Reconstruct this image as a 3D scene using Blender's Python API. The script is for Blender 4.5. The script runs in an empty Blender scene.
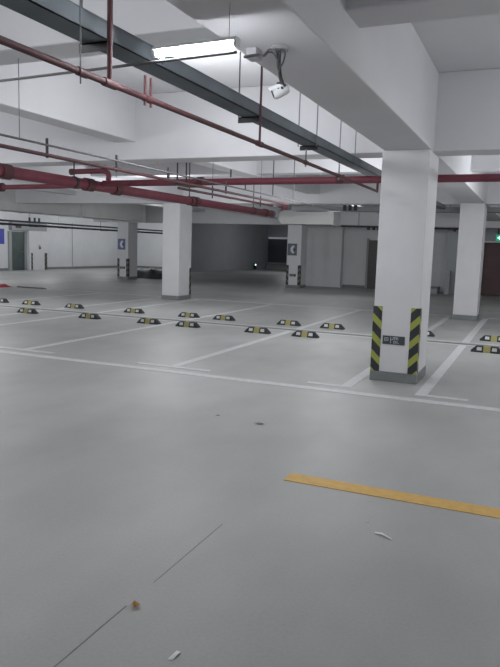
import bpy, bmesh, math, random
from mathutils import Vector, Matrix
random.seed(7)
S = bpy.context.scene
C = S.collection
PI = math.pi

# ------------------------------------------------------------------ materials
def mat(name, col, rough=0.6, metal=0.0, var=0.0, scale=4.0, emit=None, estr=0.0, bump=0.0):
    m = bpy.data.materials.new(name); m.use_nodes = True
    nt = m.node_tree; b = nt.nodes['Principled BSDF']
    b.inputs['Base Color'].default_value = (*col, 1)
    b.inputs['Roughness'].default_value = rough
    b.inputs['Metallic'].default_value = metal
    if emit:
        b.inputs['Emission Color'].default_value = (*emit, 1)
        b.inputs['Emission Strength'].default_value = estr
    if var > 0:
        tc = nt.nodes.new('ShaderNodeTexCoord'); n = nt.nodes.new('ShaderNodeTexNoise')
        n.inputs['Scale'].default_value = scale; n.inputs['Detail'].default_value = 5
        nt.links.new(tc.outputs['Object'], n.inputs['Vector'])
        r = nt.nodes.new('ShaderNodeValToRGB')
        r.color_ramp.elements[0].position = .3; r.color_ramp.elements[1].position = .7
        r.color_ramp.elements[0].color = (*[c * (1 - var) for c in col], 1)
        r.color_ramp.elements[1].color = (*[min(1, c * (1 + var)) for c in col], 1)
        nt.links.new(n.outputs['Fac'], r.inputs['Fac'])
        nt.links.new(r.outputs['Color'], b.inputs['Base Color'])
        if bump:
            bp = nt.nodes.new('ShaderNodeBump'); bp.inputs['Strength'].default_value = bump
            nt.links.new(n.outputs['Fac'], bp.inputs['Height']); nt.links.new(bp.outputs['Normal'], b.inputs['Normal'])
    return m

def floor_material():
    m = bpy.data.materials.new('polished_concrete'); m.use_nodes = True
    nt = m.node_tree; b = nt.nodes['Principled BSDF']; L = nt.links.new
    tc = nt.nodes.new('ShaderNodeTexCoord')
    def noise(sc, det, stretch=None):
        n = nt.nodes.new('ShaderNodeTexNoise'); n.inputs['Scale'].default_value = sc; n.inputs['Detail'].default_value = det
        if stretch:
            mp = nt.nodes.new('ShaderNodeMapping'); mp.inputs['Scale'].default_value = stretch
            L(tc.outputs['Object'], mp.inputs['Vector']); L(mp.outputs['Vector'], n.inputs['Vector'])
        else: L(tc.outputs['Object'], n.inputs['Vector'])
        return n.outputs['Fac']
    def ramp(f, c0, c1, p0=.3, p1=.7):
        r = nt.nodes.new('ShaderNodeValToRGB'); r.color_ramp.elements[0].position = p0; r.color_ramp.elements[1].position = p1
        r.color_ramp.elements[0].color = (*c0, 1); r.color_ramp.elements[1].color = (*c1, 1); L(f, r.inputs['Fac']); return r.outputs['Color']
    def mul(a, c):
        x = nt.nodes.new('ShaderNodeMix'); x.data_type = 'RGBA'; x.blend_type = 'MULTIPLY'; x.inputs['Factor'].default_value = 1
        L(a, x.inputs['A']); L(c, x.inputs['B']); return x.outputs['Result']
    big = ramp(noise(.35, 4), (.325, .325, .315), (.435, .432, .42))
    mid = ramp(noise(2.2, 6, (1, .5, 1)), (.92, .92, .92), (1.05, 1.05, 1.05))
    fine = ramp(noise(60, 2), (.96, .96, .96), (1.03, 1.03, 1.03))
    L(mul(mul(big, mid), fine), b.inputs['Base Color'])
    rr = nt.nodes.new('ShaderNodeMapRange'); rr.inputs['To Min'].default_value = .42; rr.inputs['To Max'].default_value = .6
    L(noise(1.2, 5), rr.inputs['Value']); L(rr.outputs['Result'], b.inputs['Roughness'])
    b.inputs['Specular IOR Level'].default_value = .35
    return m

def stripe_material(name='hazard_stripe', light=(.33, .36, .07, 1)):
    m = bpy.data.materials.new(name); m.use_nodes = True
    nt = m.node_tree; b = nt.nodes['Principled BSDF']; L = nt.links.new
    tc = nt.nodes.new('ShaderNodeTexCoord'); sp = nt.nodes.new('ShaderNodeSeparateXYZ'); L(tc.outputs['Object'], sp.inputs[0])
    def op(k, a, v=None):
        n = nt.nodes.new('ShaderNodeMath'); n.operation = k
        for i, q in enumerate((a, v)):
            if q is None: continue
            if isinstance(q, (int, float)): n.inputs[i].default_value = q
            else: L(q, n.inputs[i])
        return n.outputs[0]
    s = op('ADD', op('ABSOLUTE', sp.outputs[0]), op('ABSOLUTE', sp.outputs[1]))
    f = op('FRACT', op('DIVIDE', op('ADD', op('ADD', sp.outputs[2], s), 5.0), .225))
    g = op('GREATER_THAN', f, .56)
    mx = nt.nodes.new('ShaderNodeMix'); mx.data_type = 'RGBA'
    mx.inputs['A'].default_value = (.028, .03, .036, 1); mx.inputs['B'].default_value = light
    L(g, mx.inputs['Factor']); L(mx.outputs['Result'], b.inputs['Base Color']); b.inputs['Roughness'].default_value = .5
    return m

M = dict(
    floor=floor_material(),
    ceil=mat('ceiling_plaster', (.64, .64, .66), .85, var=.03, scale=1.5),
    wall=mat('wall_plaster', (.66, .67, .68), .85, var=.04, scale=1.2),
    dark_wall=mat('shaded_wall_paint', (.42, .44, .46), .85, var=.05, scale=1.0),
    column=mat('column_plaster', (.66, .66, .675), .8, var=.04, scale=2.5, bump=.03),
    plinth=mat('column_plinth_paint', (.20, .215, .215), .6, var=.1, scale=9),
    white_line=mat('road_paint_white', (.55, .56, .56), .6, var=.08, scale=14),
    yellow_line=mat('road_paint_yellow', (.62, .38, .09), .6, var=.1, scale=14),
    joint=mat('expansion_joint_filler', (.17, .17, .17), .8, var=.2, scale=30),
    tray=mat('cable_tray_paint', (.115, .135, .15), .7, var=.15, scale=3),
    red=mat('fire_pipe_red', (.17, .036, .055), .6, var=.12, scale=5),
    red_dark=mat('sprinkler_pipe_red', (.09, .032, .036), .7, var=.12, scale=6),
    steel=mat('galvanised_steel', (.20, .205, .21), .7, .2),
    grey_pipe=mat('grey_conduit', (.12, .115, .12), .75),
    black=mat('black_metal', (.025, .025, .028), .5),
    black_rubber=mat('black_rubber', (.03, .032, .034), .7, var=.2, scale=30),
    yellow=mat('yellow_rubber', (.36, .33, .13), .7),
    reflector=mat('pale_reflector', (.60, .61, .60), .4),
    stripe=stripe_material(), stripe_dull=stripe_material('dull_hazard_stripe', (.15, .16, .12, 1)),  # second stripe is darker and greyer, without strong yellow
    plate=mat('slate_plate', (.05, .06, .068), .5),
    glyph=mat('pale_lettering', (.42, .46, .48), .6),
    blue=mat('blue_sign', (.05, .065, .36), .5),
    blue_grey=mat('blue_grey_sign', (.13, .15, .28), .5),
    shaded_sign=mat('shaded_sign_face', (.12, .135, .165), .6),  # blue sign darkened: the shade on the far column is in its colour
    sign_white=mat('sign_white', (.62, .64, .70), .5),
    white_plastic=mat('white_plastic', (.72, .73, .74), .35),
    grey_box=mat('grey_box_paint', (.34, .35, .36), .5),
    tube=mat('lamp_tube', (.9, .9, .9), .3, emit=(.93, .95, 1.0), estr=125.0),
    door_dark=mat('dark_green_door', (.062, .082, .078), .5, var=.1, scale=3),
    door_frame=mat('grey_door_frame', (.30, .33, .32), .6),
    door_red=mat('dark_red_door', (.10, .052, .055), .5, var=.15, scale=2),
    door_brown=mat('brown_grey_door', (.10, .09, .09), .55, var=.1, scale=2),
    header=mat('grey_header_paint', (.33, .33, .35), .7),
    green=mat('exit_green', (.0, .25, .12), .4, emit=(0, .55, .28), estr=.5),
    green_white=mat('exit_pictogram', (.7, .9, .8), .4, emit=(.6, 1, .85), estr=1.1),
    duct_bright=mat('brightened_white_duct', (.84, .84, .82), .6),  # white raised above the other duct in place of a light on it
    duct=mat('duct_sheet', (.62, .63, .62), .6, var=.05, scale=2),
    duct_dark=mat('dark_tray_sheet', (.25, .26, .27), .6),  # dark grey of the service tray
    leaf=mat('dry_leaf', (.42, .22, .05), .7, var=.3, scale=60),
    leaf_dark=mat('old_leaf', (.17, .16, .12), .8),
    paper=mat('paper_scrap', (.74, .74, .72), .7),
    cloth_red=mat('red_cloth', (.42, .03, .055), .7, var=.15, scale=8),
    dark_sheet=mat('dark_sheet', (.04, .047, .045), .6, var=.3, scale=6),
    shutter=mat('dark_shutter', (.075, .085, .10), .5),
    shutter_glow=mat('glowing_shutter_housing', (.62, .64, .67), .5, emit=(.8, .85, .95), estr=.12),  # housing is no lamp; faint emission added for a bright streak
    safety=mat('small_safety_lamp', (.6, .9, .8), .4, emit=(.65, 1, .88), estr=2.5),
)

# ------------------------------------------------------------------ mesh helpers
def mesh_obj(name, bm, m, parent=None, smooth=False, loc=None):
    bmesh.ops.recalc_face_normals(bm, faces=bm.faces)
    me = bpy.data.meshes.new(name); bm.to_mesh(me); bm.free()
    for x in (m if isinstance(m, (list, tuple)) else [m]): me.materials.append(x)
    if smooth:
        for p in me.polygons: p.use_smooth = True
        try: me.set_sharp_from_angle(angle=math.radians(40))
        except Exception: pass
    o = bpy.data.objects.new(name, me); C.objects.link(o)
    if parent: o.parent = parent
    if loc: o.location = loc
    return o

def box(bm, x0, x1, y0, y1, z0, z1, bev=0.0):
    b2 = bmesh.new()
    bmesh.ops.create_cube(b2, size=1)
    for v in b2.verts: v.co = Vector(((x0 + x1) / 2 + v.co.x * (x1 - x0), (y0 + y1) / 2 + v.co.y * (y1 - y0), (z0 + z1) / 2 + v.co.z * (z1 - z0)))
    if bev: bmesh.ops.bevel(b2, geom=b2.edges[:], offset=bev, segments=2, affect='EDGES', profile=.5)
    merge(bm, b2)

def merge(bm, b2, mtx=None, mi=0):
    if mtx: bmesh.ops.transform(b2, matrix=mtx, verts=b2.verts)
    vm = {v: bm.verts.new(v.co) for v in b2.verts}
    for f in b2.faces:
        try:
            nf = bm.faces.new([vm[v] for v in f.verts]); nf.material_index = mi
        except ValueError: pass
    b2.free()

def cyl(bm, p, q, r, seg=12, r2=None):
    p, q = Vector(p), Vector(q); d = q - p
    b2 = bmesh.new()
    bmesh.ops.create_cone(b2, cap_ends=True, segments=seg, radius1=r, radius2=r if r2 is None else r2, depth=d.length)
    merge(bm, b2, Matrix.Translation((p + q) / 2) @ d.to_track_quat('Z', 'Y').to_matrix().to_4x4())

def tube(bm, pts, r, seg=8):
    pts = [Vector(p) for p in pts]; rings = []
    up = Vector((.31, .17, .93)).normalized()
    for i, p in enumerate(pts):
        d = (pts[min(i + 1, len(pts) - 1)] - pts[max(i - 1, 0)]).normalized()
        if i == 0:
            n = d.cross(up); n = n if n.length > .1 else d.cross(Vector((1, 0, 0)))
        else: n = n - d * n.dot(d)
        n.normalize(); b = d.cross(n)
        rings.append([bm.verts.new(p + (n * math.cos(2 * PI * k / seg) + b * math.sin(2 * PI * k / seg)) * r) for k in range(seg)])
    for a, b in zip(rings, rings[1:]):
        for k in range(seg): bm.faces.new((a[k], a[(k + 1) % seg], b[(k + 1) % seg], b[k]))
    bm.faces.new(rings[0][::-1]); bm.faces.new(rings[-1])

def prism(bm, poly, axis, a, b):
    """poly: 2-D outline, extruded along axis from a to b"""
    def P(u, v, w): return {'x': (w, u, v), 'y': (u, w, v), 'z': (u, v, w)}[axis]
    A = [bm.verts.new(P(u, v, a)) for u, v in poly]; B = [bm.verts.new(P(u, v, b)) for u, v in poly]
    bm.faces.new(A[::-1]); bm.faces.new(B)
    for i in range(len(poly)):
        j = (i + 1) % len(poly); bm.faces.new((A[i], A[j], B[j], B[i]))

def bez(pts, n=8):
    """smooth curve through points (Catmull-Rom)"""
    pts = [Vector(p) for p in pts]; P = [pts[0]] + pts + [pts[-1]]; out = []
    for i in range(1, len(P) - 2):
        for k in range(n):
            t = k / n; a, b, c, d = P[i - 1], P[i], P[i + 1], P[i + 2]
            out.append(.5 * ((2 * b) + (c - a) * t + (2 * a - 5 * b + 4 * c - d) * t * t + (3 * b - a - 3 * c + d) * t ** 3))
    return out + [pts[-1]]

def BX(name, m, parent, *d, bev=0.0):
    bm = bmesh.new(); box(bm, *d, bev=bev); return mesh_obj(name, bm, m, parent)
def CY(name, m, parent, p, q, r, seg=12, r2=None):
    bm = bmesh.new(); cyl(bm, p, q, r, seg, r2); return mesh_obj(name, bm, m, parent, smooth=True)
def TB(name, m, parent, pts, r, seg=8):
    bm = bmesh.new(); tube(bm, pts, r, seg); return mesh_obj(name, bm, m, parent, smooth=True)

def tag(o, label, cat, group=None):
    o['label'] = label; o['category'] = cat; o['kind'] = 'thing'
    if group: o['group'] = group
    return o
def thing(name, label, cat, loc=(0, 0, 0), group=None):
    o = bpy.data.objects.new(name, None); o.empty_display_size = .1; C.objects.link(o); o.location = loc
    return tag(o, label, cat, group)
def struct(o, label=None):
    o['kind'] = 'structure'
    if label: o['label'] = label
    return o
def dup(root, loc, label):
    r = root.copy(); C.objects.link(r); r.location = loc; r['label'] = label
    for ch in list(root.children):
        c = ch.copy(); C.objects.link(c); c.parent = r
        for g in list(ch.children):
            d = g.copy(); C.objects.link(d); d.parent = c
    return r

# ------------------------------------------------------------------ setting
FZ = 3.7
floor = struct(BX('floor', M['floor'], None, -26, 12, -4.5, 50, -.3, 0))
ceiling = struct(BX('ceiling', M['ceil'], None, -26, 12, -4.5, 50, FZ, FZ + .3))
YB = 27.9
for x0, x1 in ((-17.35, -16.8), (-10.1, -9.55), (-1.8, -1.24), (6.4, 6.95)):
    BX('main_beam', M['ceil'], ceiling, x0, x1, -4.4, 26, 2.8 if x0 > -15 else 2.64, FZ, bev=.012)
for x0, x1 in ((-13.7, -13.35), (-5.77, -5.43), (2.4, 2.75)):
    BX('secondary_beam', M['ceil'], ceiling, x0, x1, -4.4, 26, 3.05, FZ, bev=.012)
for y0, y1, z in ((-.45, 0, 2.8), (8.25, 8.7, 2.8), (17.0, 17.45, 2.8), (25.65, 26.05, 2.56)):
    BX('cross_beam', M['ceil'], ceiling, -25.5 if y0 < 20 else -19.2, 11.9, y0, y1, z, FZ, bev=.012)
for y0, y1 in ((4.25, 4.61), (12.7, 13.05), (21.3, 21.65)):
    BX('secondary_beam', M['ceil'], ceiling, -25.5, 11.9, y0, y1, 3.1, FZ, bev=.012)

# painted floor
def line(name, m, x0, x1, y0, y1, h=.004): return BX(name, m, floor, x0, x1, y0, y1, 0, h)
line('lane_line', M['white_line'], -25, 8, 7.10, 7.25)
for i, x in enumerate((-12.75, -10.4, -9.2, -6.83, -4.31, -1.96, -1.09, 1.3)):
    line('bay_line', M['white_line'], x - .065, x + .065, 7.45, 11.98)
    line('bay_line', M['white_line'], x - .065, x + .065, 12.47, 17.4)
for a, b in ((-13.3, -12.2), (-10.9, -10.33), (-9.27, -8.65), (-7.38, -6.28), (-4.86, -3.76), (-2.44, -1.895), (-1.155, -.58), (.75, 1.85)):
    line('bay_end_line', M['white_line'], a, b, 7.42, 7.52, .0045)
line('bay_head_line', M['white_line'], -25, 8, 12.40, 12.47)
line('bay_head_line', M['white_line'], -25, 8, 11.98, 12.05)
line('expansion_joint', M['joint'], -25, 8, 12.19, 12.25, .006)
line('lane_line', M['white_line'], -25, 8, 17.55, 17.68)
line('yellow_guide_line', M['yellow_line'], -1.5, 8, 4.155, 4.315)
line('expansion_joint', M['joint'], -1.5605, -1.5555, -4, 2.32, .001)
line('expansion_joint', M['joint'], -1.560, -1.5565, 2.55, 3.3, .001)

# walls
BX('wall_left', M['wall'], None, -25.8, -25.5, -4, 38, 0, FZ)
wl = bpy.data.objects['wall_left']; struct(wl)
CY('wall_seam', M['grey_box'], wl, (-25.485, 32.05, 0), (-25.485, 32.05, 2.7), .02)
BX('skirting', M['plinth'], wl, -25.5, -25.47, 29.6, 38, 0, .13)
BX('skirting', M['plinth'], wl, -25.5, -25.47, -4, 26.8, 0, .13)
struct(BX('wall_back_left', M['wall'], None, -25.8, -19.5, 38, 38.3, 0, FZ))
BX('skirting', M['plinth'], bpy.data.objects['wall_back_left'], -25.47, -19.5, 37.96, 38, 0, .13)
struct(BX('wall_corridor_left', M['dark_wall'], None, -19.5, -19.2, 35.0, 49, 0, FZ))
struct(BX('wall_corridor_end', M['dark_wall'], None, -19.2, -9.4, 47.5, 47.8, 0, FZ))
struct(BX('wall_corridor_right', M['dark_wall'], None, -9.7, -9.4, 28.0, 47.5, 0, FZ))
wb = struct(BX('wall_back_right', M['wall'], None, -9.4, -3.35, YB, YB + .3, 0, FZ))
BX('skirting', M['plinth'], wb, -7.7, -6.7, YB - .03, YB, 0, .12)
struct(BX('wall_back_pilaster', M['wall'], None, -9.7, -7.72, YB - .35, YB, 0, FZ))
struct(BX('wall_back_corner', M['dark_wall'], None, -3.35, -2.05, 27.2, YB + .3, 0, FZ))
wh = struct(BX('wall_back_header', M['header'], None, -2.05, 8, 27.0, 27.3, 2.06, FZ))
BX('header_lip', M['wall'], wh, -2.05, 8, 26.96, 27.0, 2.06, 2.11)
struct(BX('wall_right', M['wall'], None, 11.9, 12.2, -4.4, 50, 0, FZ))
struct(BX('wall_behind', M['wall'], None, -26, 12, -4.8, -4.5, 0, FZ))

# doors
d = struct(bpy.data.objects.new('door_1', None)); C.objects.link(d)
BX('door_leaf', M['door_dark'], d, -25.5, -25.45, 27.02, 27.98, 0, 2.04)
for a, b in ((26.82, 27.02), (27.98, 28.12)): BX('door_jamb', M['door_frame'], d, -25.5, -25.40, a, b, 0, 2.06)
CY('door_handle', M['steel'], d, (-25.42, 27.88, 1.0), (-25.42, 27.76, 1.0), .015)
lt = BX('lintel', M['header'], d, -25.5, -25.25, 26.9, 29.55, 2.12, 2.56)
BX('lintel_plate', M['black'], lt, -25.25, -25.23, 27.15, 27.55, 2.24, 2.42)
d = struct(bpy.data.objects.new('door_2', None)); C.objects.link(d)
BX('door_leaf', M['door_brown'], d, -6.62, -6.08, YB - .05, YB, 0, 2.05)
BX('door_frame', M['door_frame'], d, -6.7, -6.62, YB - .08, YB, 0, 2.12)
BX('door_frame', M['door_frame'], d, -6.08, -6.0, YB - .08, YB, 0, 2.12)
CY('door_handle', M['steel'], d, (-6.16, YB - .09, 1.0), (-6.26, YB - .09, 1.0), .014)
d = struct(bpy.data.objects.new('door_3', None)); C.objects.link(d)
for k in range(4):
    lf = BX('door_leaf', M['door_red'], d, -2.04 + k * 1.2, -.86 + k * 1.2, 27.5, 27.56, .02, 2.06)
    BX('door_panel', M['door_red'], lf, -1.9 + k * 1.2, -1.0 + k * 1.2, 27.48, 27.5, 1.1, 1.85)
    BX('door_panel', M['door_red'], lf, -1.9 + k * 1.2, -1.0 + k * 1.2, 27.48, 27.5, .2, .95)
d = struct(bpy.data.objects.new('door_4', None)); C.objects.link(d)
bm = bmesh.new()
for k in range(22): box(bm, -19.1, -14.5, 47.38, 47.42 + (k % 2) * .02, .42 + k * .09, .5 + k * .09, bev=.008)
mesh_obj('shutter_curtain', bm, M['shutter'], d)
BX('shutter_housing', M['shutter_glow'], d, -19.0, -14.5, 47.1, 47.4, 2.28, 2.42, bev=.02)
BX('shutter_bottom_rail', M['grey_box'], d, -19.1, -14.5, 47.3, 47.45, .34, .5, bev=.02)
BX('threshold', M['header'], d, -19.1, -14.5, 47.0, 47.5, 0, .3)

# pilaster with two striped guards beside the far door
def corner_guard(parent, x, y, sx, sy, z0, z1, w=.105, t=.006, m='stripe'):
    """L-shaped guard whose corner is (x, y); legs run sx along x and sy along y"""
    bm = bmesh.new()
    p = [(-sx * t, -sy * t), (sx * w, -sy * t), (sx * w, 0), (0, 0), (0, sy * w), (-sx * t, sy * w)]
    prism(bm, p, 'z', z0, z1)
    return mesh_obj('corner_guard', bm, M[m], parent, loc=(x, y, 0))

pl = thing('wall_pilaster', 'white wall pilaster beside the dark far door with two striped edge guards', 'pilaster', (-25.4, 28.95, 0))
BX('shaft', M['column'], pl, -.064, .15, -.8, .6, 0, 2.12)
corner_guard(pl, .15, -.66, -1, 1, 0, .93, w=.12, m='stripe_dull')
g = corner_guard(pl, .15, .6, -1, -1, 0, .93, w=.2, m='stripe_dull')
fx = thing('wall_switch', 'small dark switch fitting on the white pilaster beside the far door', 'switch', (-25.249, 28.95, 1.25))
BX('back_plate', M['grey_box'], fx, 0, .02, -.07, .07, -.12, .12, bev=.004)
BX('lever', M['black'], fx, .02, .07, -.04, .04, -.09, .0, bev=.006)

# ------------------------------------------------------------------ columns
def glyph_plate(parent, w, h, y):
    p = BX('bay_plate', M['plate'], parent, -w / 2, w / 2, y - .008, y, -h / 2, h / 2)
    bm = bmesh.new(); f = y - .011
    def bar(a, b, c, d_): box(bm, a * w, b * w, f, y - .008, c * h, d_ * h)
    # small framed mark on the left, then two rows of pale strokes as on the plate
    bar(-.42, -.40, -.05, .25); bar(-.26, -.24, -.05, .25); bar(-.42, -.24, .21, .28); bar(-.42, -.24, -.1, -.03); bar(-.36, -.3, .05, .14)
    bar(-.15, -.12, -.38, .4); bar(-.12, -.04, .02, .09)
    bar(-.04, -.01, .05, .4); bar(.02, .05, .05, .4); bar(.05, .11, .34, .4); bar(.05, .11, .16, .22); bar(.11, .14, .05, .4); bar(.17, .2, .05, .4)
    bar(.0, .03, -.38, -.05); bar(.03, .09, -.38, -.31); bar(.03, .09, -.12, -.05); bar(.09, .12, -.34, -.08); bar(.15, .18, -.38, -.05); bar(.2, .25, -.38, -.3)
    mesh_obj('plate_lettering', bm, M['glyph'], p)
    return p

def column(label, x, y, w=.56, dp=.74, top=2.799, guards='front', plate=True, sign=None, gm='stripe'):
    """x, y = left front corner on the floor"""
    c = thing('concrete_column', label, 'column', (x + w / 2, y, 0), 'concrete columns of the car park')
    h = w / 2
    bm = bmesh.new(); box(bm, -h, h, 0, dp, .118, top, bev=.008); mesh_obj('shaft', bm, M['column'], c)
    bm = bmesh.new(); box(bm, -h - .008, h + .008, -.008, dp + .008, 0, .118, bev=.005); mesh_obj('plinth', bm, M['plinth'], c)
    ga, gb = .12, .93
    if 'front' in guards:
        corner_guard(c, -h, 0, 1, 1, ga, gb, m=gm); corner_guard(c, h, 0, -1, 1, ga, gb, m=gm)
    if 'back' in guards:
        corner_guard(c, -h, dp, 1, -1, ga, gb, m=gm); corner_guard(c, h, dp, -1, -1, ga, gb, m=gm)
    if plate:
        p = glyph_plate(c, .27, .105, 0); p.location = (-.015, 0, .52)
    if sign:
        s = BX('direction_sign', M[sign], c, -.2, .2, -.012, 0, -.24, .24)
        s.location = (-.07, 0, 1.56)
        bm = bmesh.new()   # white curved arrow pointing left
        pts = [(.09 + .17 * math.cos(a), .17 * math.sin(a)) for a in [math.radians(100 + 160 * k / 12) for k in range(13)]]
        inn = [(.11 + .08 * math.cos(a), .10 * math.sin(a)) for a in [math.radians(100 + 160 * k / 12) for k in range(13)]]
        for k in range(12):
            q = [pts[k], pts[k + 1], inn[k + 1], inn[k]]
            prism(bm, q, 'y', -.016, -.012)
        mesh_obj('sign_mark', bm, M['sign_white'], s)
        bm = bmesh.new(); cyl(bm, (.11, -.016, 0), (.11, -.012, 0), .045, 16); mesh_obj('sign_dot', bm, M['plate'], s)
    return c

column('nearest white column with black and yellow corner guards and a dark plate', -1.81, 8.06)
column('white column standing behind the nearest one with a bare white front', -1.81, 16.75, guards='back', plate=False, gm='stripe_dull')
column('bare white column under the big red pipe with dark striped rear edge', -10.12, 16.83, guards='back', plate=False, gm='stripe_dull')
column('far column with a purple blue sign and striped guards in front of the pale wall', -17.33, 24.95, top=2.64, sign='blue_grey', gm='stripe_dull')
column('far shaded column beside the dark opening with a shaded blue sign', -9.42, 25.45, w=.6, top=2.55, sign='shaded_sign', gm='stripe_dull')

# ------------------------------------------------------------------ wheel stops
def make_stop():
    L, D, H = .5, .15, .1
    t = thing('wheel_stop', 'x', 'wheel stop', (0, 0, 0), 'black and yellow wheel stops between the parking bays')
    prof = [(-D / 2, 0), (D / 2, 0), (D / 2 - .03, H), (-D / 2 + .03, H)]
    def seg(x0, x1, s0, s1, name, m):
        bm = bmesh.new()
        A = [bm.verts.new((x0, u, v * s0)) for u, v in prof]; B = [bm.verts.new((x1, u, v * s1)) for u, v in prof]
        # ends slope in like a ramp
        bm.faces.new(A[::-1]); bm.faces.new(B)
        for i in range(4):
            j = (i + 1) % 4; bm.faces.new((A[i], A[j], B[j], B[i]))
        return mesh_obj(name, bm, m, t)
    secs = [(-L / 2, .25), (-L / 2 + .08, 1), (-.055, 1)]
    for sgn in (-1, 1):
        bm = bmesh.new()
        rings = [[bm.verts.new((sgn * -x, u, v * s)) for u, v in prof] for x, s in secs]
        bm.faces.new(rings[0]); bm.faces.new(rings[-1][::-1])
        for a, b in zip(rings, rings[1:]):
            for i in range(4):
                j = (i + 1) % 4; bm.faces.new((a[i], a[j], b[j], b[i]))
        mesh_obj('rubber_block', bm, M['black_rubber'], t)
    seg(-.055, .055, 1, 1, 'yellow_band', M['yellow'])
    for sgn in (-1, 1):
        bm = bmesh.new(); cx = sgn * .118
        # reflector lies on the sloping face towards the near aisle and on the top
        def P(x, t_): return (x, -D / 2 + .03 * t_ - .003, H * t_)
        q = [bm.verts.new(P(cx - .04, .32)), bm.verts.new(P(cx + .04, .32)), bm.verts.new(P(cx + .035, .85)), bm.verts.new(P(cx - .035, .85))]
        bm.faces.new(q)
        e = bmesh.ops.extrude_face_region(bm, geom=bm.faces[:]); 
        for v in [g for g in e['geom'] if isinstance(g, bmesh.types.BMVert)]: v.co.y += .004
        mesh_obj('reflector', bm, M['reflector'], t)
    return t
stop = make_stop()
NEAR = [(-10.3, 'nearer row wheel stop farthest towards the dark door, alone at its bay edge'),
        (-8.62, 'nearer row wheel stop with pale reflectors, second in its row from the far door side'),
        (-7.15, 'nearer row wheel stop in front of the bare column, third in its row'),
        (-6.25, 'nearer row wheel stop just right of the bare column, fourth in its row'),
        (-4.75, 'nearer row wheel stop before the middle bay line, fifth in its row'),
        (-3.8, 'nearer row wheel stop just past the middle bay line, closest to the nearest column'),
        (-.65, 'nearer row wheel stop with bold yellow band, right of the nearest column')]
FAR = [(-12.62, 'farther row wheel stop cut by the left edge of the photo'),
       (-11.6, 'farther row wheel stop second from the left edge of the photo'),
       (-10.26, 'farther row wheel stop third from the left edge of the photo'),
       (-8.54, 'farther row wheel stop to the left of the bare column foot'),
       (-7.09, 'farther row wheel stop directly below the bare column foot'),
       (-6.21, 'farther row wheel stop with yellow band just right of the bare column'),
       (-4.7, 'farther row wheel stop left of the middle bay line'),
       (-3.75, 'farther row wheel stop right of the middle bay line'),
       (-1.96, 'farther row wheel stop half hidden behind the nearest column'),
       (-.63, 'farther row wheel stop right of the nearest column')]
first = True
for row, y in ((NEAR, 11.4), (FAR, 12.97)):
    for x, lab in row:
        z = .004 if y < 0 else 0
        if first: stop.location = (x, y, 0); stop['label'] = lab; first = False
        else: dup(stop, (x, y, 0), lab)

# ------------------------------------------------------------------ cable tray
TX0, TX1, TZ0, TZ1 = -2.29, -2.13, 2.64, 2.725
t = thing('cable_tray', 'long dark grey cable tray running overhead from the upper left to the nearest column', 'cable tray', (-2.2, 0, TZ0))
def loc(parent, o): o.location = o.location - parent.location; return o
bm = bmesh.new()
box(bm, TX0, TX1, -2, 16.6, TZ0, TZ0 + .006)
box(bm, TX0, TX0 + .006, -2, 16.6, TZ0, TZ1); box(bm, TX1 - .006, TX1, -2, 16.6, TZ0, TZ1)
loc(t, mesh_obj('trough', bm, M['tray'], t))
loc(t, BX('cover', M['tray'], t, TX0 - .004, TX1 + .004, -2, 16.6, TZ1, TZ1 + .006))
for y in (3.0, 5.03, 6.55):
    bm = bmesh.new(); box(bm, TX0 - .03, TX1 + .0, y - .02, y + .02, TZ0 - .008, TZ0); box(bm, TX0 - .03, TX1 + .0, y - .02, y - .012, TZ0 - .045, TZ0)
    br = loc(t, mesh_obj('support_bracket', bm, M['black'], t))
for y in (2.99, 5.0, 6.45, 7.95):
    for x in (TX0 - .02, TX1 + .012):
        loc(t, CY('hanger_rod', M['steel'], t, (x, y, TZ0 - .02), (x, y, FZ), .006, 8))
for y in (.2, 3.6, 7.0, 10.4, 13.8):
    loc(t, BX('joint_plate', M['tray'], t, TX1, TX1 + .004, y - .09, y + .09, TZ0 + .015, TZ1 - .01))

# sprinkler pipe beside the tray
PX, PZ = -2.06, 2.4
t = thing('sprinkler_pipe', 'thin dark red sprinkler pipe running below the grey cable tray', 'pipe', (PX, 0, PZ))
loc(t, CY('pipe_run', M['red_dark'], t, (PX, -2, PZ), (PX, 8.985, PZ), .0165, 12))
loc(t, CY('riser', M['red_dark'], t, (PX, 8.98, PZ - .016), (PX, 8.98, 2.508), .0165, 12))
for y, r in ((2.89, .014), (4.86, .009)):
    zt = FZ - .002
    loc(t, CY('riser', M['red_dark'], t, (PX, y, PZ), (PX, y, zt), r, 10))
    loc(t, CY('tee_fitting', M['red_dark'], t, (PX, y - .05, PZ), (PX, y + .05, PZ), .022, 12))
for y in (3.22, 3.28, 5.98, 7.1):
    loc(t, CY('drop_strap', M['plinth' if y > 4 else 'red_dark'], t, (PX, y, PZ - .04), (PX, y, PZ + .12), .008, 8))
loc(t, CY('drop_strap', M['steel'], t, (PX - .01, 2.67, PZ - .05), (PX - .01, 2.67, FZ - .002), .004, 8))
for y in (2.67, 3.25, 5.98, 7.1):
    loc(t, CY('pipe_clamp', M['red_dark'], t, (PX, y - .035, PZ), (PX, y + .035, PZ), .021, 12))

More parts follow.
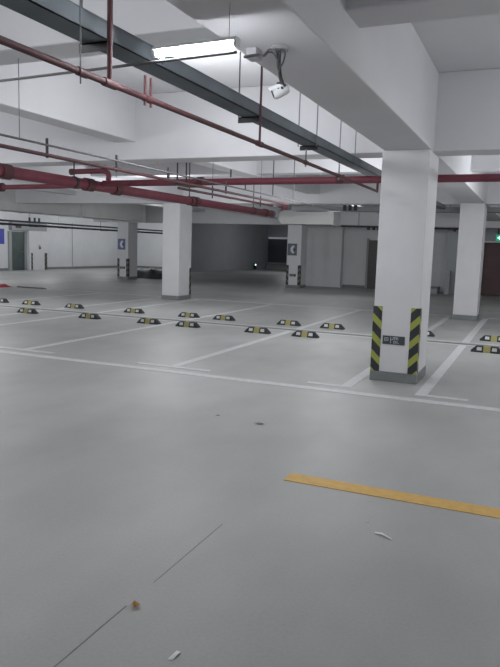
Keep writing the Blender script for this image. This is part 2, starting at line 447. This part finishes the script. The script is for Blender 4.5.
# ------------------------------------------------------------------ strip lamp on its conduit
t = thing('lighting_conduit', 'thin grey lighting conduit crossing under the cable tray to the camera box', 'conduit', (-1.9, 3.2, 2.555))
loc(t, CY('conduit_run', M['grey_pipe'], t, (-6.5, 3.43, 2.555), (-1.45, 3.09, 2.555), .008, 8))
for x in (-4.6,):
    y = 3.09 + (-1.45 - x) * .0673
    loc(t, CY('hanger_rod', M['steel'], t, (x, y, 2.56), (x, y, FZ), .004, 6))
t = thing('strip_light', 'bright white tube lamp glowing under the cable tray', 'lamp', (-1.7, 3.12, 2.6))
tubeo = CY('light_tube', M['tube'], t, (-.232, .012, .0), (.232, -.012, .0), .019, 16)
for s in (-1, 1): CY('end_cap', M['white_plastic'], t, (s * .232, -s * .012, 0), (s * .25, -s * .013, 0), .021, 16)
bm = bmesh.new(); prism(bm, [(-.03, .012), (-.018, .03), (.018, .03), (.03, .012), (.03, .016), (.018, .034), (-.018, .034), (-.03, .016)][:4], 'x', -.25, .25)
o = mesh_obj('lamp_channel', bm, M['white_plastic'], t); o.rotation_euler.z = -.052
for s in (-1, 1): CY('support_clip', M['grey_box'], t, (s * .2, -s * .01, -.036), (s * .2, -s * .01, -.024), .01, 8)
CY('suspension_wire', M['steel'], t, (.2, -.012, .015), (.2, -.012, .197), .002, 6)

# ------------------------------------------------------------------ security camera
b = thing('junction_box', 'small grey junction box on the beam underside feeding the camera', 'junction box', (-1.69, 3.86, 2.8))
BX('box_body', M['grey_box'], b, -.04, .035, -.045, .045, -.062, 0, bev=.006)
CY('cable_gland', M['black'], b, (-.04, -.06, -.058), (.06, -.06, -.052), .009, 8)
cam_t = thing('security_camera', 'white security camera hanging under the beam on a looped black cable', 'security camera', (-1.525, 3.86, 2.8))
CY('ceiling_mount', M['grey_box'], cam_t, (0, 0, -.022), (0, 0, 0), .055, 20)
TB('bracket_arm', M['black'], cam_t, bez([(0, 0, -.02), (.0, 0, -.1), (.01, 0, -.17), (.03, -.01, -.215)]), .012, 10)
TB('cable', M['black'], cam_t, bez([(-.1, -.06, -.055), (-.08, -.05, -.055), (-.05, -.045, -.025), (-.02, -.03, -.02), (-.005, -.025, -.06), (0, -.02, -.12), (.012, -.015, -.17)]), .005)
TB('cable', M['black'], cam_t, bez([(-.1, -.06, -.055), (-.075, -.055, -.062), (-.05, -.05, -.04), (-.02, -.035, -.05), (.005, -.02, -.1), (.012, -.02, -.15)]), .005)
TB('cable', M['black'], cam_t, bez([(.01, -.02, -.13), (.035, -.025, -.1), (.045, -.02, -.05), (.03, -.02, -.025), (.01, -.02, -.035), (.005, -.018, -.08)]), .005)
# rounded housing, nose turned down to the left
ax = Vector((-.75, -.35, -.38)).normalized(); c0 = Vector((.02, -.01, -.258))
q = ax.to_track_quat('Z', 'Y').to_matrix().to_4x4(); mt = Matrix.Translation(c0) @ q @ Matrix.Scale(.86, 4)
def lathe(bm, prof, seg=24, mtx=None):
    b2 = bmesh.new(); rings = []
    for r, z in prof: rings.append([b2.verts.new((r * math.cos(2 * PI * k / seg), r * math.sin(2 * PI * k / seg), z)) for k in range(seg)])
    for a, c in zip(rings, rings[1:]):
        for k in range(seg): b2.faces.new((a[k], a[(k + 1) % seg], c[(k + 1) % seg], c[k]))
    b2.faces.new(rings[0][::-1]); b2.faces.new(rings[-1]); merge(bm, b2, mtx)
bm = bmesh.new(); lathe(bm, [(.012, -.062), (.034, -.055), (.042, -.035), (.044, 0), (.044, .04), (.041, .055), (.036, .058)], mtx=mt)
mesh_obj('housing', bm, M['white_plastic'], cam_t, smooth=True)
bm = bmesh.new(); lathe(bm, [(.033, .058), (.033, .061), (.018, .064)], mtx=mt); mesh_obj('lens', bm, M['black'], cam_t, smooth=True)
bm = bmesh.new()
for k in range(9):
    a0, a1 = math.radians(20 + k * 14), math.radians(34 + k * 14)
    P = [(.048 * math.cos(a), .048 * math.sin(a)) for a in (a0, a1)]; Q = [(.052 * math.cos(a), .052 * math.sin(a)) for a in (a0, a1)]
    b2 = bmesh.new(); prism(b2, [P[0], P[1], Q[1], Q[0]], 'z', -.03, .075); merge(bm, b2, mt)
mesh_obj('sun_shield', bm, M['white_plastic'], cam_t)
v = Vector((.045, -.03, -.232)); TB('hinge_knuckle', M['black'], cam_t, bez([(.005, -.03, -.222), (.035, -.04, -.222), (.06, -.03, -.24)]), .009, 8)
for p in ((.018, -.047, -.25), (.042, -.042, -.25)):
    CY('screw_hole', M['black'], cam_t, (p[0], p[1] - .004, p[2]), (p[0], p[1] + .012, p[2]), .008, 10)

# ------------------------------------------------------------------ red fire mains
XZ, XY = 2.565, 8.98
MX, MZ, MR = -6.6, 2.5, .082
t = thing('fire_main', 'thick red fire main running away overhead to the shaded far column', 'pipe', (MX, 0, MZ))
loc(t, CY('pipe_run', M['red'], t, (MX, -2, MZ), (MX, 16.5, MZ), MR, 20))
for y in (6.9, 8.7, 9.45, 12.25, 16.1):
    loc(t, CY('coupling', M['red_dark'], t, (MX, y - .09, MZ), (MX, y + .09, MZ), MR + .02, 20))
loc(t, CY('end_cap', M['steel'], t, (MX, 16.5, MZ), (MX, 16.62, MZ), MR + .012, 20))
for y in (5.5, 8.35, 12.0, 15.3):
    bm = bmesh.new()
    for k in range(14):
        a0, a1 = 2 * PI * k / 14, 2 * PI * (k + 1) / 14
        P = [((MR + .003) * math.cos(a), (MR + .003) * math.sin(a)) for a in (a0, a1)]; Q = [((MR + .012) * math.cos(a), (MR + .012) * math.sin(a)) for a in (a0, a1)]
        prism(bm, [P[0], P[1], Q[1], Q[0]], 'y', -.025, .025)
    o = mesh_obj('pipe_clamp', bm, M['black'], t); o.location = (0, y, 0)
    loc(t, CY('hanger_rod', M['black'], t, (MX, y, MZ + MR), (MX, y, 2.8 if abs(y - 8.35) < .1 else FZ), .011, 8))
t = thing('fire_branch_pipe', 'red branch pipe crossing overhead behind the nearest column', 'pipe', (0, XY, XZ))
loc(t, CY('pipe_run', M['red'], t, (MX + MR, XY, XZ - .02), (6.2, XY, XZ + .01), .05, 18))
for x in (-2.58, -4.75, .9): loc(t, CY('coupling', M['red_dark'], t, (x - .05, XY, XZ), (x + .05, XY, XZ), .062, 18))
for x in (-4.98, -4.83):
    loc(t, CY('hanger_rod', M['black'], t, (x, XY - .3, XZ - .07), (x, XY - .3, 2.8), .012, 8))
for x in (-5.3, -4.25):
    loc(t, CY('hanger_rod', M['black'], t, (x, XY, XZ + .05), (x, XY, XZ + .16), .012, 8))
bm = bmesh.new(); box(bm, -5.02, -4.79, XY - .32, XY + .08, XZ - .09, XZ - .06)
loc(t, mesh_obj('support_bracket', bm, M['black'], t))
# capped stub with an elbow rising from the branch
tb = loc(t, TB('elbow_stub', M['red'], t, bez([(-6.42, XY, XZ + .03), (-6.42, XY, XZ + .13), (-6.50, XY, XZ + .175), (-6.62, XY, XZ + .18)], 6) + [Vector((-7.1, XY - .05, XZ + .17))], .042, 14))
loc(t, CY('stub_cap', M['red_dark'], t, (-7.06, XY - .046, XZ + .17), (-7.13, XY - .053, XZ + .168), .05, 14))
t = thing('fire_side_pipe', 'red side pipe leaving the thick fire main towards the left edge', 'pipe', (-8, XY, XZ))
loc(t, CY('pipe_run', M['red'], t, (MX - MR - .002, XY, XZ - .05), (-11.5, XY, XZ - .08), .04, 16))
loc(t, CY('flange', M['red_dark'], t, (-8.62, XY, XZ - .062), (-8.78, XY, XZ - .062), .075, 18))
loc(t, CY('coupling', M['red_dark'], t, (-7.0, XY, XZ - .05), (-7.1, XY, XZ - .05), .052, 16))

# thin conduits between the mains
t = thing('overhead_conduit', 'thin dark grey conduit, upper one of the pair above the red fire main', 'conduit', (-4.1, 0, 2.45))
loc(t, CY('conduit_run', M['grey_pipe'], t, (-4.1, -1, 2.45), (-4.1, 14.2, 2.45), .010, 8))
loc(t, CY('hanger_rod', M['steel'], t, (-4.1, 4.47, 2.45), (-4.1, 4.47, 3.1), .004, 6))
for y in (8.98, 10.3, 11.3): loc(t, CY('hanger_rod', M['grey_pipe'], t, (-4.1, y + (.2 if y < 9 else 0), 2.45), (-4.1, y + (.2 if y < 9 else 0), 2.58 if y < 9 else FZ), .01, 8))
t = thing('overhead_pipe', 'thin dark red pipe, lower one of the pair above the red fire main', 'pipe', (-4.2, 0, 2.38))
loc(t, CY('pipe_run', M['red_dark'], t, (-4.2, -1, 2.38), (-4.2, 11.3, 2.38), .018, 10))
for y in (4.93, 6.02, 7.09, 8.72):
    loc(t, CY('support_rod', M['black'], t, (-4.2, y, 2.355), (-4.2, y, 2.53), .014, 8))
loc(t, CY('hanger_rod', M['steel'], t, (-4.2, 6.02, 2.3), (-4.2, 6.02, 2.36), .006, 6))
t = thing('sprinkler_line', 'thin dark pipe running just above the thick red fire main', 'pipe', (-4.86, 0, 2.42))
loc(t, CY('pipe_run', M['red_dark'], t, (-4.86, 8.5, 2.42), (-4.86, 13.0, 2.42), .019, 10))
for y in (9.6, 11.6):
    loc(t, CY('drop_rod', M['black'], t, (-4.86, y, 2.36), (-4.86, y, 2.55), .012, 8)); loc(t, CY('hanger_rod', M['steel'], t, (-4.86, y, 2.55), (-4.86, y, FZ), .005, 6))
for y, m in ((12.3, 'steel'), (12.85, 'red')): loc(t, CY('fitting', M[m], t, (-4.86, y - .1, 2.42), (-4.86, y + .1, 2.42), .036, 12))

# ventilation duct and far services
t = thing('ventilation_duct', 'wide pale ventilation duct overhead in front of the far left wall', 'duct', (-16.2, 18, 2.55))
loc(t, BX('duct_body', M['duct'], t, -16.75, -15.8, 6, 24.85, 2.55, 3.3, bev=.01))
for y in (12, 16, 20.4, 24.7):
    loc(t, BX('duct_flange', M['duct'], t, -16.78, -15.77, y - .03, y + .03, 2.52, 3.33))
for y in (14.0, 18.2, 22.5): loc(t, BX('duct_strap', M['steel'], t, -16.79, -15.76, y - .012, y + .012, 2.535, 2.547))
t = thing('duct_outlet', 'pale duct outlet with sloping end over the shaded far column', 'duct', (-8.4, 25.2, 2.56))
bm = bmesh.new(); prism(bm, [(-9.62, 2.8), (-9.45, 2.56), (-7.35, 2.56), (-7.35, 3.1), (-9.3, 3.1), (-9.5, 3.04)], 'y', 24.75, 25.4)
loc(t, mesh_obj('duct_body', bm, M['duct_bright'], t)); loc(t, BX('duct_flange', M['duct_bright'], t, -7.35, -7.3, 24.72, 25.43, 2.53, 3.13))
t = thing('wall_cable_tray', 'dark cable run with clamps along the far left wall above the door', 'cable tray', (-22, 27, 2.4))
loc(t, BX('trough', M['tray'], t, -22.25, -22.0, 18, 37.5, 2.42, 2.5))
loc(t, CY('cable_pipe', M['black'], t, (-21.9, 18, 2.30), (-21.9, 37.5, 2.30), .05, 10))
for y in (22.8, 24.9, 27.0, 30.5):
    loc(t, BX('support_bracket', M['black'], t, -22.3, -21.82, y - .05, y + .05, 2.24, 2.27))
    loc(t, CY('hanger_rod', M['steel'], t, (-22.32, y, 2.25), (-22.32, y, FZ), .012, 6)); 
bm = bmesh.new()
for dy in (-.3, .05, .35): cyl(bm, (-22.12, 25 + dy, 2.5), (-22.12, 25 + dy, 2.68), .05, 8)
box(bm, -22.3, -21.95, 24.6, 25.5, 2.26, 2.36)
loc(t, mesh_obj('valve_cluster', bm, M['black'], t))
t = thing('service_tray', 'dark service tray hung across the ceiling behind the nearest column', 'cable tray', (-4, 18.0, 2.6))
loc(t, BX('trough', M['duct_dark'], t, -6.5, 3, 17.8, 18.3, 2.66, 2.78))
for x in (-4.95, -4.8, -4.65): loc(t, BX('clamp', M['black'], t, x - .04, x + .04, 17.75, 17.8, 2.67, 2.82))
for x in (-6, -2.2, 1.5): loc(t, CY('hanger_rod', M['steel'], t, (x, 18.05, 2.78), (x, 18.05, FZ), .01, 6))
t = thing('black_service_pipe', 'dark service pipe with small valves between the two right hand columns', 'pipe', (-3, 26.5, 2.5))
loc(t, CY('pipe_run', M['black'], t, (-7.2, 25.45, 2.54), (-1.9, 25.45, 2.48), .035, 10))
for x in (-6.5, -4.4, -2.2): loc(t, CY('hanger_rod', M['steel'], t, (x, 25.45, 2.54), (x, 25.45, FZ), .01, 6))
for x in (-6.1, -5.9, -5.7, -2.9, -2.6): loc(t, CY('valve', M['black'], t, (x, 25.45, 2.4), (x, 25.45, 2.52), .06, 10))

# ------------------------------------------------------------------ signs and small far things
t = thing('wall_sign', 'blue wall sign with a white mark left of the dark far door', 'sign', (-25.47, 26.1, 1.76))
BX('sign_panel', M['blue'], t, -.03, .0, -.5, .46, -.38, .4)
bm = bmesh.new(); box(bm, 0, .004, -.02, .12, -.1, .3); box(bm, 0, .004, -.4, .12, .2, .3); box(bm, 0, .004, -.4, .12, -.1, 0); mesh_obj('sign_mark', bm, M['sign_white'], t)
t = thing('exit_sign', 'small lit green exit sign with a white arrow on the grey header', 'sign', (-1.30, 26.93, 2.24))
BX('sign_case', M['grey_box'], t, -.24, .24, 0, .06, -.13, .13)
BX('sign_face', M['green'], t, -.225, .225, -.006, 0, -.115, .115)
bm = bmesh.new(); prism(bm, [(-.19, .0), (-.06, .09), (-.06, .035), (.19, .035), (.19, -.035), (-.06, -.035), (-.06, -.09)], 'y', -.010, -.006); mesh_obj('arrow', bm, M['green_white'], t)
BX('hanger', M['black'], t, -.17, -.13, .0, .04, .13, .36); BX('hanger', M['black'], t, .13, .17, .0, .04, .13, .36)
t = thing('safety_lamp', 'tiny lit safety lamp low beside the dark shutter', 'lamp', (-19.1, 44.9, .33))
BX('lamp_post', M['black'], t, 0, .05, -.2, .2, -.33, .09); BX('lamp_lens', M['safety'], t, .05, .07, -.08, .08, -.045, .045)
t = thing('wall_cabinet', 'low pale cabinet against the wall between the two right hand columns', 'cabinet', (-3.0, 26.9, 0))
BX('cabinet_body', M['dark_wall'], t, -.3, -.1, -.15, .25, 0, .92, bev=.01); BX('cabinet_door', M['grey_box'], t, -.28, -.12, -.165, -.15, .08, .86)
t = thing('floor_step', 'dark low step at the foot of the wall behind the nearest column', 'step', (-3.9, 26.9, 0))
BX('step_body', M['header'], t, -.9, .38, -.4, .4, 0, .22, bev=.01)
BX('step_tread', M['plinth'], t, -.92, .4, -.42, .4, .22, .26)

# heap of dark sheeting next to the purple-sign column
def lumpy(bm, x0, x1, y0, y1, h, nx=22, ny=10, seed=3, amp=.5):
    rnd = random.Random(seed); ph = [(rnd.uniform(2, 9), rnd.uniform(2, 9), rnd.uniform(0, 6)) for _ in range(6)]
    V = []
    for j in range(ny + 1):
        row = []
        for i in range(nx + 1):
            u, v = i / nx, j / ny
            e = min(1, min(u, 1 - u) * 6) * min(1, min(v, 1 - v) * 4)
            n = sum(math.sin(a * u * 3 + b * v * 2 + c) for a, b, c in ph) / 6
            row.append(bm.verts.new((x0 + u * (x1 - x0), y0 + v * (y1 - y0), .004 + h * e * (1 - amp / 2 + amp * n))))
        V.append(row)
    for j in range(ny):
        for i in range(nx): bm.faces.new((V[j][i], V[j][i + 1], V[j + 1][i + 1], V[j + 1][i]))
t = thing('sheet_heap', 'low heap of dark sheeting with pale scraps beside the purple sign column', 'heap', (-17.0, 28.0, 0))
bm = bmesh.new(); lumpy(bm, -1.3, 1.3, -1.7, .9, .42); mesh_obj('dark_sheeting', bm, M['dark_sheet'], t, smooth=True)
for k, (x, y, z) in enumerate(((-1.0, -.1, .36), (-.35, -.12, .4), (.55, -.1, .36), (.9, 0, .33))):
    bm = bmesh.new(); box(bm, -.12, .12, -.05, .05, -.03, .05, bev=.02); o = mesh_obj('pale_scrap', bm, M['white_plastic'], t); o.location = (x, y, z); o.rotation_euler = (.2, .3 - .2 * k, .4 * k)
t = thing('red_cloth', 'crumpled red cloth lying on the floor at the left edge', 'cloth', (-16.75, 17.2, 0))
bm = bmesh.new(); lumpy(bm, -.9, .32, -.3, .35, .1, seed=9, amp=.25); mesh_obj('cloth', bm, M['cloth_red'], t, smooth=True)
t = thing('floor_stick', 'thin dark stick lying on the floor beside the red cloth', 'stick', (-15.6, 17.45, 0))
TB('stick', M['leaf_dark'], t, [(-.58, -.02, .03), (0, 0, .024), (.5, .06, .022)], .022, 8); CY('stick_end', M['grey_box'], t, (.5, .06, .022), (.58, .07, .022), .026, 8)

# ------------------------------------------------------------------ litter on the floor
def leaf(name, label, loc_, s, m, rot=0, curl=.35, cat='leaf'):
    bm = bmesh.new(); n = 8; L = []; R = []; Md = []
    for i in range(n + 1):
        u = i / n; w = math.sin(PI * u ** .8) * .32
        z = curl * (u - .5) ** 2 + .03
        L.append(bm.verts.new((u - .5, w, z + curl * w * .9))); Md.append(bm.verts.new((u - .5, 0, z))); R.append(bm.verts.new((u - .5, -w, z + curl * w * .6)))
    for i in range(n):
        for a, b in ((L, Md), (Md, R)):
            try: bm.faces.new((a[i], b[i], b[i + 1], a[i + 1]))
            except ValueError: pass
    bmesh.ops.remove_doubles(bm, verts=bm.verts, dist=1e-5)
    bmesh.ops.scale(bm, vec=(s, s, s), verts=bm.verts)
    o = mesh_obj(name, bm, m, None, smooth=True, loc=loc_); o.rotation_euler.z = rot
    tag(o, label, cat)
    bm = bmesh.new(); tube(bm, [(-.5 * s, 0, .1 * s), (-.62 * s, .02 * s, .03 * s), (-.78 * s, .05 * s, .025 * s)], .018 * s, 6); mesh_obj('leaf_stalk', bm, m, o)
    return o
leaf('dry_leaf', 'curled orange brown dry leaf on the floor in the foreground', (-1.52, 2.335, 0), .056, M['leaf'], 2.3, .9)
leaf('old_leaf', 'flat dark old leaf on the floor before the white lane line', (-2.21, 5.43, 0), .085, M['leaf_dark'], .1, .2)
leaf('leaf_fragment', 'tiny dark leaf fragment on the floor left of the old leaf', (-2.67, 5.5, 0), .045, M['leaf_dark'], .8, .5)
def scrap(name, label, loc_, pts, rot=0, cat='paper scrap'):
    bm = bmesh.new(); T = [bm.verts.new((x, y, z)) for x, y, z in pts]; n = len(pts) // 2
    for i in range(n - 1): bm.faces.new((T[i], T[i + 1], T[2 * n - 2 - i], T[2 * n - 1 - i]))
    o = mesh_obj(name, bm, M['paper'], None, loc=loc_); o.rotation_euler.z = rot
    md = o.modifiers.new('s', 'SOLIDIFY'); md.thickness = .0012; md.offset = 1
    return tag(o, label, cat)
scrap('paper_scrap', 'small white paper scrap on the floor at the bottom', (-1.19, 2.1, .001), [(-.015, -.028, 0), (.0, .0, .006), (.006, .03, .001), (.024, .026, .001), (.018, -.002, .007), (.005, -.03, 0)], .25)
scrap('paper_strip', 'long bent white paper strip on the floor below the yellow line', (-.68, 3.58, .001), [(-.055, .018, 0), (-.01, .012, .009), (.055, -.012, 0), (.055, -.027, 0), (-.008, -.008, .009), (-.057, .003, 0)], -.1)
scrap('paper_crumb', 'tiny white paper crumb on the floor just above the paper strip', (-.81, 3.73, .001), [(-.01, -.008, 0), (.002, .0, .006), (.01, .008, 0), (.014, .0, 0), (.004, -.008, .006), (-.006, -.014, 0)])

# ------------------------------------------------------------------ light
W = bpy.data.worlds.new('world'); S.world = W; W.use_nodes = True
W.node_tree.nodes['Background'].inputs['Color'].default_value = (.8, .85, .9, 1)
W.node_tree.nodes['Background'].inputs['Strength'].default_value = .2
def lamp(x, y, z, power, sx=1.2, sy=.08, col=(.95, .97, 1), down=True):
    l = bpy.data.lights.new('tube_lamp', 'AREA'); l.shape = 'RECTANGLE'; l.size = sx; l.size_y = sy; l.energy = power; l.color = col
    l.spread = PI
    o = bpy.data.objects.new('tube_lamp', l); C.objects.link(o); o.location = (x, y, z)
    return o
def add_unseen_light(x, y, z, power, r=.15, col=(.95, .97, 1)):  # unseen point light without a fixture; several added to brighten dim areas
    l = bpy.data.lights.new('unseen_light', 'POINT'); l.energy = power; l.shadow_soft_size = r; l.color = col
    o = bpy.data.objects.new('unseen_light', l); C.objects.link(o); o.location = (x, y, z); return o
for x, y, z, p in ((1.9, 6.4, 2.8, 80), (3.6, 2.2, 2.9, 65), (-3.6, 2.2, 2.95, 60), (-3.5, 6.4, 2.9, 75), (-8.5, 5.5, 2.4, 100), (-15, 5, 2.5, 120),
                   (-3.2, 11.2, 2.5, 100), (.8, 12.5, 2.6, 120), (-7.9, 13.5, 2.5, 105), (-12.5, 12.0, 2.5, 125), (4.5, 12, 2.5, 130),
                   (-20, 18, 2.5, 160), (-22.6, 22, 2.5, 70), (-22.6, 26.5, 2.45, 75), (-22.6, 31, 2.45, 75), (-22.4, 35, 2.5, 70), (-6.2, 21.0, 2.5, 75), (2.5, 21.0, 2.5, 90), (-12.5, 21.5, 2.5, 40),
                   (-1.5, -2.5, 2.3, 40), (-14.5, 40, 2.5, 75)):  # last one added only to lift the dark corridor
    add_unseen_light(x, y, z, p, .25)

# ------------------------------------------------------------------ camera
f, yaw, pitch, roll = 658.186593, .406401253, .130296437, .0305866851
cy, sy, cp, sp = math.cos(yaw), math.sin(yaw), math.cos(pitch), math.sin(pitch)
F = Vector((-sy * cp, cy * cp, -sp)); R = Vector((cy, sy, 0)); U = R.cross(F)
c, s = math.cos(roll), math.sin(roll)
R2, U2 = c * R + s * U, -s * R + c * U
cd = bpy.data.cameras.new('camera'); cam = bpy.data.objects.new('camera', cd); C.objects.link(cam)
cam.matrix_world = Matrix(((R2.x, U2.x, -F.x, 0), (R2.y, U2.y, -F.y, 0), (R2.z, U2.z, -F.z, 1.6), (0, 0, 0, 1)))
cd.sensor_fit = 'VERTICAL'; cd.sensor_height = 36; cd.lens = f / 667 * 36; cd.clip_start = .05; cd.clip_end = 200
S.camera = cam
S.view_settings.view_transform = 'Standard'; S.view_settings.look = 'None'; S.view_settings.exposure = 0; S.view_settings.gamma = 1
